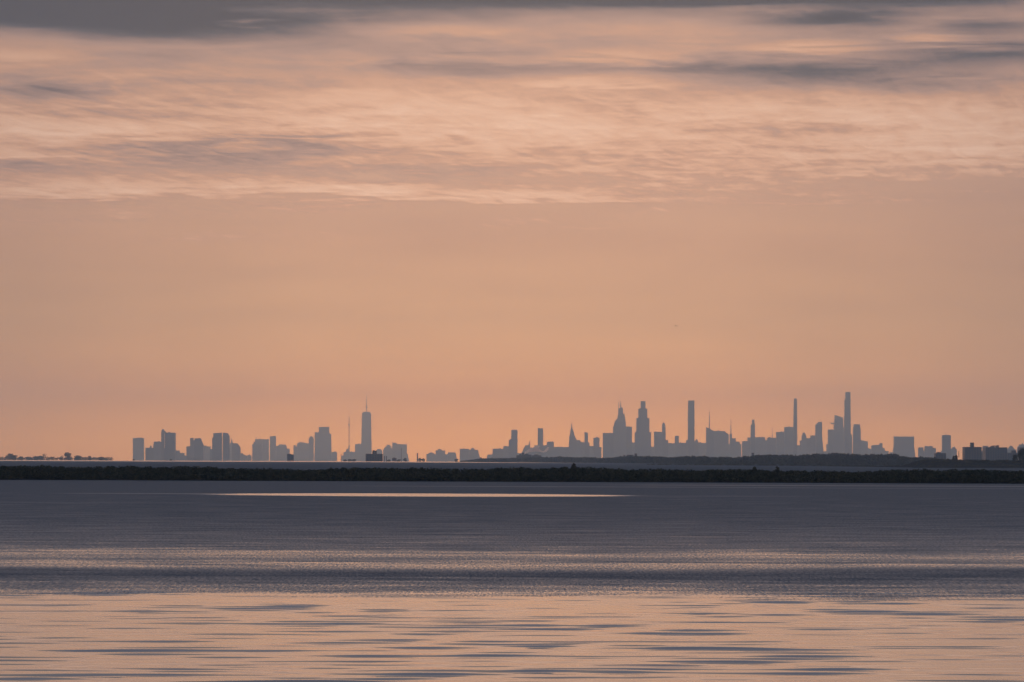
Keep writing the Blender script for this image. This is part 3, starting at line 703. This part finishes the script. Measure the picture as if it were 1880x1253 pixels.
B(HS, 20700, 1339, 1358.5, 'g', 'small tower with a long thin mast and lower steps to its right', 'tower', [bx(1339.4, 1343.9, 797), ('spire', 'mast', 1341.8, 797.4, 769, 4.6, 1.4), ('wing', 'box', 1343.7, 1350.8, 805), ('annex', 'box', 1350.6, 1358, 811)])
B(TB, 21400, 1337, 1340, 'c', 'hazy filler block behind the small masted tower', 'building', [bx(1334, 1360.5, 815.6)])
B(TB, 20900, 1362.3, 1377.4, 's', 'two stepped blocks left of the slim tapering tower', 'building', [bx(1362.3, 1373, 810.4), ('wing', 'box', 1372.2, 1377.4, 803.4)])
B(HS, 19900, 1377, 1386.4, 'g', 'slim tapering tower with a narrow step near its top', 'tower', [('shaft', 'frus', 1377, 1386.5, 1378.4, 1385.8, 780, 780, None), ('crown', 'frus', 1380.6, 1385.7, 1381, 1384.9, 770.8, 770.8, 780.2)])
B(TB, 20600, 1386.2, 1408.6, 'c', 'long flat block right of the slim tapering tower', 'building', [bx(1386.2, 1404, 803.2), ('wing', 'box', 1403.8, 1408.8, 808.4)])
B(TB, 20800, 1408.5, 1425, 'b', 'block with a faint thin antenna left of the two large slabs', 'building', [bx(1408.5, 1425, 804), rt(1411, 1414, 802.6, 804.2), ('antenna', 'mast', 1417.8, 804.2, 785, 3, 1.4)])
B(HS, 20500, 1425, 1440.2, 's', 'lower slab of the pair left of the thinnest tower', 'building', [bx(1425, 1440.2, 793.4)])
B(HS, 20300, 1440, 1456, 'c', 'higher slab of the pair left of the thinnest tower', 'building', [bx(1440, 1456, 784.3)])
B(HS, 19700, 1455.7, 1463.4, 'g', 'thinnest tower, pencil slim and feathering towards its top', 'tower', [('shaft', 'frus', 1455.6, 1463.5, 1457, 1463.3, 755, 755, None), ('crown', 'frus', 1457.1, 1463.2, 1457.7, 1462.9, 733, 732.6, 755.2), ('cap', 'frus', 1458, 1462.7, 1458.7, 1462, 731.9, 731.9, 733)])
B(TB, 21500, 1463, 1470, 'c', 'low roofs right of the pencil slim tower', 'building', [bx(1463.3, 1469, 818), ('wing', 'box', 1468.2, 1472.2, 809)])
B(HS, 20600, 1471.9, 1480.2, 's', 'small round capped tower between two taller neighbours at the right', 'tower', [bx(1471.9, 1480.2, 800), ('crown', 'dome', 1472.4, 1479.4, 800, 794)])
B(TB, 20900, 1480, 1497.2, 'b', 'two low steps leading up to the wedge topped tower', 'building', [bx(1480, 1488, 804.8), ('wing', 'box', 1487.8, 1497.2, 799.8)])
B(HS, 20000, 1497, 1509, 'g', 'wedge topped dark tower with a slanting roof and flared foot', 'tower', [bx(1497.2, 1508.9, 780.2), ('crown', 'frus', 1498, 1508.8, 1502, 1508.6, 775.2, 774.6, 780.4), ('wing', 'frus', 1507, 1514, 1507, 1509.2, 800, 800, None)])
B(TB, 21800, 1512, 1520, 'c', 'very low roofs in the gap right of the wedge topped tower', 'building', [bx(1512, 1518, 829), ('wing', 'box', 1517, 1520.4, 816)])
B(HS, 20500, 1520, 1532, 'g', 'flat block left of the tower with the jutting deck', 'building', [bx(1520, 1531, 789.2), rt(1526, 1529, 788.3, 789.4)])
B(HS, 20900, 1531, 1550, 'g', 'tower with a slanted peak and a pointed deck jutting to its left', 'tower', [
    ('shaft', 'frus', 1529.6, 1549.6, 1531, 1548.8, 785, 785, None), ('upper_storeys', 'frus', 1531, 1547.6, 1532.9, 1547.2, 762.2, 767.6, 785.2), ('deck', 'frus', 1527.5, 1533, 1522.6, 1533, 776.6, 776.6, 779.2)])
B(HS, 19600, 1550.4, 1564, 'g', 'tallest tower on the right, with small notches up its left edge', 'tower', [
    ('shaft', 'box', 1549.8, 1561.3, 764), ('upper_storeys', 'box', 1550.5, 1561.2, 734, 764.2), ('crown', 'frus', 1552.2, 1561.1, 1552.4, 1560.9, 720.1, 720.1, 734.2), ('wing', 'box', 1561, 1564.2, 798)])
B(HS, 19800, 1566, 1580, 'c', 'stout tower with cut off top corners right of the tallest tower', 'tower', [('shaft', 'frus', 1565.8, 1580.2, 1566.4, 1579.6, 785, 787, None), ('crown', 'frus', 1566.8, 1579.4, 1568, 1577.8, 779.3, 779.2, 787)])
B(TB, 20700, 1579.8, 1592.6, 's', 'low slab with a slanting roof right of the stout cut corner tower', 'building', [('shaft', 'frus', 1579.8, 1592.7, 1579.8, 1592.6, 808.4, 810.6, None)])
B(TB, 21600, 1592.6, 1601, 'c', 'very low link left of the stepped apartment group', 'building', [bx(1592.6, 1601, 824.3)])
B(TB, 20400, 1600, 1632, 'b', 'stepped apartment group with a raised block on its right part', 'building', [('shaft', 'frus', 1600, 1615, 1600.3, 1615, 818, 816.6, None), ('tower_head', 'box', 1614.8, 1620, 813.8), ('wing', 'box', 1619.8, 1624.2, 823), ('annex', 'box', 1624, 1631.6, 828.3)])
B(TB, 21900, 1633, 1640, 'c', 'low roof just left of the massive square block', 'building', [bx(1633.5, 1641, 830.4)])
B(HS, 19000, 1641.7, 1677.2, 'c', 'massive wide square block with a flared foot, right of the main cluster', 'building', [('base', 'frus', 1638.6, 1680.5, 1640.8, 1677.8, 822, 822, None), ('shaft', 'box', 1641.6, 1677.2, 801.8, 822.2)])
B(TB, 18600, 1685.6, 1698, 's', 'small stepped pale block right of the massive square block', 'building', [bx(1686, 1694.8, 822.2), ('wing', 'box', 1694.4, 1698.2, 827.4)])
B(TB, 18200, 1697.8, 1718.2, 's', 'pale two level apartment block behind the small dark blue block', 'building', [bx(1697.8, 1712, 819.8), ('wing', 'box', 1711.6, 1718, 822.8)])
B(HS, 16500, 1727, 1745, 'c', 'single grey tower near the right edge, beside the raised bank', 'tower', [bx(1730, 1744.8, 800), ('crown', 'frus', 1730.2, 1744.6, 1731.5, 1743.6, 799, 799, 800.2), ('antenna', 'mast', 1736.5, 799.4, 796.6, 2.5), ('wing', 'box', 1727.4, 1730.4, 828.4)])
B(TB, 17500, 1744.7, 1756, 's', 'pale rounded block right of the single grey tower', 'building', [bx(1744.6, 1755.8, 824.5), ('crown', 'dome', 1747.2, 1755, 824.5, 820.6)])
# --- nearer dark blue blocks at the right
B('apartment_block', 5000, 1716.2, 1735.5, 'b', 'small dark blue block below the single grey tower', 'building', [bx(1716.2, 1735.5, 832.4), rt(1720, 1726, 830.4, 832.6)])
B('apartment_block', 5200, 1769, 1800, 'b', 'dark blue slab with a square stair tower on its roof', 'building', [bx(1769, 1800, 821), ('roof_tower', 'box', 1781.7, 1787.4, 813, 821.3)])
B('apartment_block', 5450, 1806.6, 1846.2, 'b', 'long dark blue slab with ragged roof machinery', 'building', [bx(1806.6, 1846.2, 821.8)] + [rt(a, b_, y, 822) for a, b_, y in ((1817, 1819, 820.6), (1819.5, 1822.5, 819), (1823, 1825.2, 818.2), (1827.8, 1830.5, 818.4), (1831, 1833, 817.8))])
B('apartment_block', 5700, 1798, 1874, 'b', 'low dark blue range linking the slabs near the right edge', 'building', [bx(1798, 1876, 831.6), rt(1857, 1864.7, 827.4, 832)])
B(TB, 14500, 1803, 1814, 's', 'pale block peeping out behind the long dark blue slab', 'building', [bx(1804.6, 1813.8, 819), ('wing', 'box', 1800, 1805, 828)])
B(TB, 15500, 1848.7, 1864, 's', 'pale peaked building behind the low dark range', 'building', [bx(1848.7, 1864.5, 826), ('roof', 'frus', 1849.2, 1863, 1854.5, 1857.5, 818.8, 818.8, 826.2)])
B(TB, 15000, 1866, 1900, 's', 'pale stepped building cut by the right edge of the view', 'building', [('shaft', 'frus', 1865.5, 1905, 1870, 1903, 820, 820, None), ('crown', 'box', 1872, 1895, 816.3, 820.4), ('roof_plant', 'mast', 1877, 816.6, 813.8, 5, 3)])
B('apartment_block', 5300, 1872, 1915, 'b', 'dark blue block behind the tree at the right edge', 'building', [bx(1872, 1915, 822), ('wing', 'box', 1915, 1950, 828)])
# lone things on the woods
B('water_tower', 5000, 1380, 1384.6, 'c', 'lone small square tower rising out of the woods', 'tower', [bx(1380.2, 1383.8, 832.8), ('roof', 'box', 1379.8, 1384.2, 831.8, 833)])
B('estate_building', 5600, 1143, 1170, 'b', 'dark low buildings on the woods below the twin antenna tower', 'building', [bx(1144.5, 1148, 835.8), ('wing', 'box', 1151, 1163, 835.4), ('tower_head', 'box', 1165, 1169.4, 833)])
# power station with the steam
B('power_station', 6700, 950, 993, 'b', 'dark low power station at the foot of the steam plume', 'building', [bx(948, 962, 836.2), ('turbine_hall', 'box', 960, 976, 835), ('annex', 'box', 976.5, 993.5, 836.4), rt(953.5, 956.8, 833.4, 836.5), ('boiler_house', 'box', 957.6, 961.5, 831.6, 836.5), rt(964, 970, 833.5, 835.3), rt(981, 988, 834.8, 836.6),
    ('chimney', 'mast', 961.8, 837, 831, 2.6, 2.2)])
o = thing('post', (at(1760.3, 839, 2330)[0], 2330, drop(2330) + 5.9), 'thin upright post on top of the raised bank at the right', 'post')
mast(o, 'pole', 2330, 1760.3, 840.5, 829.2, .5, .4); mast(o, 'cap', 2330, 1760.3, 829.3, 828.9, .62, .62)
o = thing('pole', (at(626.1, 846, 5000)[0], 5000, drop(5000)), 'thin dark pole on the water left of the radio mast', 'pole')
mast(o, 'shaft', 5000, 626.1, 849, 832.8, .9, .7); mast(o, 'crossarm', 5000, 626.1, 834.5, 834, 1.5, 1.5)

# ------------------------------------------------------------------ far trees at the left and along the waterline
def tree(px, top, d, half, label, kind='leafy', group='trees along the far waterline', seed=None, base=None):
    rg = np.random.RandomState(seed or int(px * 10))
    X0, Zt = at(px, top, d); zb = drop(d) if base is None else base
    hh = Zt - zb; r = half * K * d
    o = thing('tree', (X0, d, zb), label, 'tree', group)
    V, F = trunk_mesh(hh * .85, max(.35, hh * .03), rg, 7); mesh_obj('trunk', V, F, M_BARK, o)
    if kind == 'leafy':
        bb = [(rg.uniform(-.6, .6) * r, rg.uniform(-.5, .5) * r, hh * rg.uniform(.4, .82), r * rg.uniform(.35, .6), r * .5, hh * rg.uniform(.12, .2)) for _ in range(9)]
        bb.append((0, 0, hh * .82, r * .5, r * .4, hh * .16)); bb += [(rg.uniform(-.5, .5) * r, 0, hh * .3, r * .6, r * .5, hh * .28) for _ in range(4)]
        V, F = leaf_cloud(rg, bb, 70, max(.35, r * .12))
        soup_obj('crown', V, F, M_FARLEAF, o)
    else:
        bb = [(rg.uniform(-.6, .6) * r, rg.uniform(-.5, .5) * r, hh * rg.uniform(.45, .85), r * .5, r * .5, hh * .16) for _ in range(7)] + [(rg.uniform(-.6, .6) * r, 0, hh * .25, r * .5, r * .4, hh * .22) for _ in range(3)]
        V, F = leaf_cloud(rg, bb, 26, max(.3, r * .1))
        soup_obj('crown', V, F, M_TWIG, o)
rng = np.random.RandomState(41); bl = []
for px in np.arange(-160, 208, .9):
    if rng.rand() < .18 or (207 < px): continue
    d = 7650 + rng.uniform(-20, 60); X0, _ = at(px, 845, d)
    hh = rng.uniform(2.2, 5.5) + 4.2; bl.append((X0, d, drop(d) + hh * .5, rng.uniform(1.5, 4), 2, hh * .5))
V, F = leaf_cloud(rng, bl, 34, .9)
stuff(soup_obj('shoreline_scrub', V, F, M_FARLEAF), 'low dark line of scrub joining the far left trees', 'scrub')
FT = 7600.
for px, top, half, kind, lb in [
    (2, 842.2, 4, 'bare', 'tiny bare tree at the very left edge of the far waterline'),
    (9.5, 843, 2.5, 'bare', 'tiny bare tree touching the broad leftmost clump'),
    (17.5, 832.6, 6.5, 'leafy', 'broad tall tree, first big crown from the left edge'),
    (26, 835.8, 6.5, 'leafy', 'sloping lower crown leaning on the first big tree from the left'),
    (38, 838.3, 5, 'leafy', 'small dark round tree right of the first big clump'),
    (52, 839.4, 5, 'leafy', 'small low tree standing alone before the second clump'),
    (58.5, 841, 2, 'bare', 'tiny stick like tree left of the second clump'),
    (65.5, 837.5, 5, 'leafy', 'dark rounded tree opening the second clump'),
    (74, 837, 5.5, 'leafy', 'grey green tree in the middle of the second clump'),
    (82.5, 832.6, 5.5, 'bare', 'tall feathery bare tree topping the second clump'),
    (89, 839.3, 4, 'bare', 'low bare tree at the right end of the second clump'),
    (96.5, 839.2, 3.5, 'bare', 'small twiggy tree between the second and third clumps, left one'),
    (104.5, 840.2, 3, 'bare', 'small twiggy tree between the second and third clumps, right one'),
    (114, 835.2, 4.5, 'bare', 'thin bare tree on the left of the domed tall tree'),
    (124.5, 830.8, 6.5, 'leafy', 'tallest domed tree of the far left waterline'),
    (141.5, 836.4, 6.5, 'leafy', 'round dense tree right of the domed tall tree'),
    (149.5, 838.6, 3.5, 'bare', 'reddish small tree right of the round dense tree'),
    (157, 839.2, 3.5, 'bare', 'low reddish tree left of the boxy dark one'),
    (165, 837, 3.6, 'leafy', 'small boxy dark tree in the right half of the left waterline'),
    (173, 839.6, 3.5, 'bare', 'small bare tree just right of the boxy dark one'),
    (186, 839, 5.5, 'leafy', 'low brown tree opening the last row before the gap'),
    (195, 840.8, 4.5, 'leafy', 'low brown tree in the middle of the last row before the gap'),
    (203, 841.4, 3.5, 'bare', 'last tiny tree before the gap left of the lone tower')]:
    tree(px, top, FT, half, lb, kind)
for px, top, half, d, lb in [
    (634, 844, 3.5, 7000, 'low dark tree under the radio mast, left of three'), (642, 843, 4, 7000, 'low dark tree under the radio mast, middle of three'), (650, 843, 4, 7000, 'low dark tree under the radio mast, right of three'),
    (743.5, 841, 3.5, 7200, 'small dark tree at the right foot of the wide pale slab'), (771, 840.5, 3.2, 7200, 'dark small tree right beside the lone chimney'), (777, 842, 3.5, 7200, 'low dark tree left of the humped roof building'),
    (838, 842.5, 4, 7000, 'low dark tree in front of the sloping sided pale block'), (714, 844, 4, 7000, 'low dark tree right of the two slim chimneys'), (732, 844, 4.5, 7000, 'low dark tree left of the thin mast'),
    (882.6, 839.5, 2.2, 6300, 'small pointed dark tree at the left end of the woods'), (245, 842.8, 2.2, 7400, 'tiny dark tree at the foot of the lone left tower'), (314, 843, 2.5, 7400, 'tiny dark tree below the wide dark slab')]:
    tree(px, top, d, half, lb, 'leafy', 'small trees below the skyline')
# big tree at the right edge and two small ones on the bank
def btree(px, top, half, lb):
    d = 2330.; tree(px, top, d, half, lb, 'leafy', None, base=drop(d) + 5.2)
btree(1876, 822.5, 9, 'tall dark tree on the bank, cut by the right edge of the view')
btree(1864, 835, 5, 'small dark tree on the bank left of the tall edge tree')
btree(1755.6, 835.8, 2.2, 'tiny dark shrub like tree on top of the bank beside the post')
btree(1750.5, 837.4, 2.6, 'low dark hummock of a bush left of the post on the bank')

# ------------------------------------------------------------------ steam plume
D = 6900.
vv, ff = [], []
puffs = [(963.5, 833, 1.1), (965, 831.5, 1.6), (968, 829.6, 2.2), (971.5, 828, 2.6), (975, 827, 3.0), (979, 826.4, 3.2), (983, 826.2, 3.2), (987, 826.6, 3.0),
         (984, 822.2, 2.4), (988, 820.4, 2.2), (981, 823, 2.0), (991, 828.2, 2.0), (995, 829.6, 1.5), (999, 829.4, 1.7), (1002, 828, 2.0), (1004.5, 825.5, 2.0), (1006, 822.5, 1.6)]
rg = np.random.RandomState(3)
import bmesh
bm = bmesh.new()
for px, py, rr in puffs:
    X0, Z0 = at(px, py, D)
    r = rr * 1.3 * K * D
    bmesh.ops.create_icosphere(bm, subdivisions=2, radius=r, matrix=Matrix.Translation((X0, D + rg.uniform(-1, 1), Z0)) @ Matrix.Diagonal((1.25, 1.3, .85, 1)))
me = bpy.data.meshes.new('steam_plume'); bm.to_mesh(me); bm.free(); me.materials.append(M_STEAM)
st = bpy.data.objects.new('steam_plume', me); COL.objects.link(st)
st['kind'] = 'stuff'; st['label'] = 'pale peach steam drifting from the dark power station'; st['category'] = 'steam'
rm = st.modifiers.new('remesh', 'REMESH'); rm.mode = 'VOXEL'; rm.voxel_size = .5
tx = bpy.data.textures.new('puff', 'CLOUDS'); tx.noise_scale = 2.4
dm = st.modifiers.new('displace', 'DISPLACE'); dm.texture = tx; dm.strength = 1.6; dm.texture_coords = 'GLOBAL'

# ------------------------------------------------------------------ bird
M_BIRD, t, b = mat('dark_feathers'); t.put(b.inputs['Base Color'], t.mix(t.noise(None, 9.0), (.03, .025, .02, 1), (.07, .06, .05, 1))); b.inputs['Roughness'].default_value = .8
D = 900.
X0, Z0 = at(1241, 599, D)
o = thing('bird', (X0, D, Z0), 'tiny dark bird flying alone in the open sky above the central towers', 'bird')
V, F = [], []
prof = [(-.28, .01), (-.2, .05), (-.05, .075), (.1, .07), (.2, .045), (.27, .05), (.32, .03), (.38, .006)]
for px_, r in prof:
    for i in range(8):
        a = i * math.pi / 4; V.append((px_, r * math.cos(a), r * .9 * math.sin(a)))
for k in range(len(prof) - 1):
    for i in range(8): F.append((k * 8 + i, k * 8 + (i + 1) % 8, (k + 1) * 8 + (i + 1) % 8, (k + 1) * 8 + i))
F.append(tuple(range(7, -1, -1))); F.append(tuple((len(prof) - 1) * 8 + i for i in range(8)))
mesh_obj('body', V, F, M_BIRD, o, True)
for s in (-1, 1):
    ribs = [(0, .12, -.08, .04), (.25, .14, -.1, .14), (.45, .05, -.12, .16), (.66, -.08, -.14, .08)]
    V, F = [], []
    for yy_, le, te, zz in ribs:
        V += [(le, s * yy_, zz), (te, s * yy_, zz - .01), (te, s * yy_, zz + .005), (le * .9 + te * .1, s * yy_, zz + .025)]
    for k in range(3):
        for i in range(4):
            q = (k * 4 + i, k * 4 + (i + 1) % 4, (k + 1) * 4 + (i + 1) % 4, (k + 1) * 4 + i)
            F.append(q if s > 0 else q[::-1])
    F.append((0, 1, 2, 3)); F.append((15, 14, 13, 12))
    mesh_obj('wing', V, F, M_BIRD, o)
mesh_obj('tail', [(-.24, -.03, 0), (-.24, .03, 0), (-.42, .08, .01), (-.42, -.08, .01), (-.24, -.03, .02), (-.24, .03, .02), (-.42, .08, .02), (-.42, -.08, .02)],
         [(0, 1, 2, 3), (7, 6, 5, 4), (0, 4, 5, 1), (1, 5, 6, 2), (2, 6, 7, 3), (3, 7, 4, 0)], M_BIRD, o)
o.rotation_euler = (.25, 0, .9)

# ------------------------------------------------------------------ haze
me = bpy.data.meshes.new('haze'); x0, x1, y0, y1, z0, z1 = -13000, 13000, -2500, 29500, -72, 640
me.from_pydata([(x0, y0, z0), (x1, y0, z0), (x1, y1, z0), (x0, y1, z0), (x0, y0, z1), (x1, y0, z1), (x1, y1, z1), (x0, y1, z1)], [],
               [(3, 2, 1, 0), (4, 5, 6, 7), (0, 1, 5, 4), (1, 2, 6, 5), (2, 3, 7, 6), (3, 0, 4, 7)])
me.materials.append(M_HAZE)
hz = bpy.data.objects.new('haze', me); COL.objects.link(hz); hz['kind'] = 'stuff'
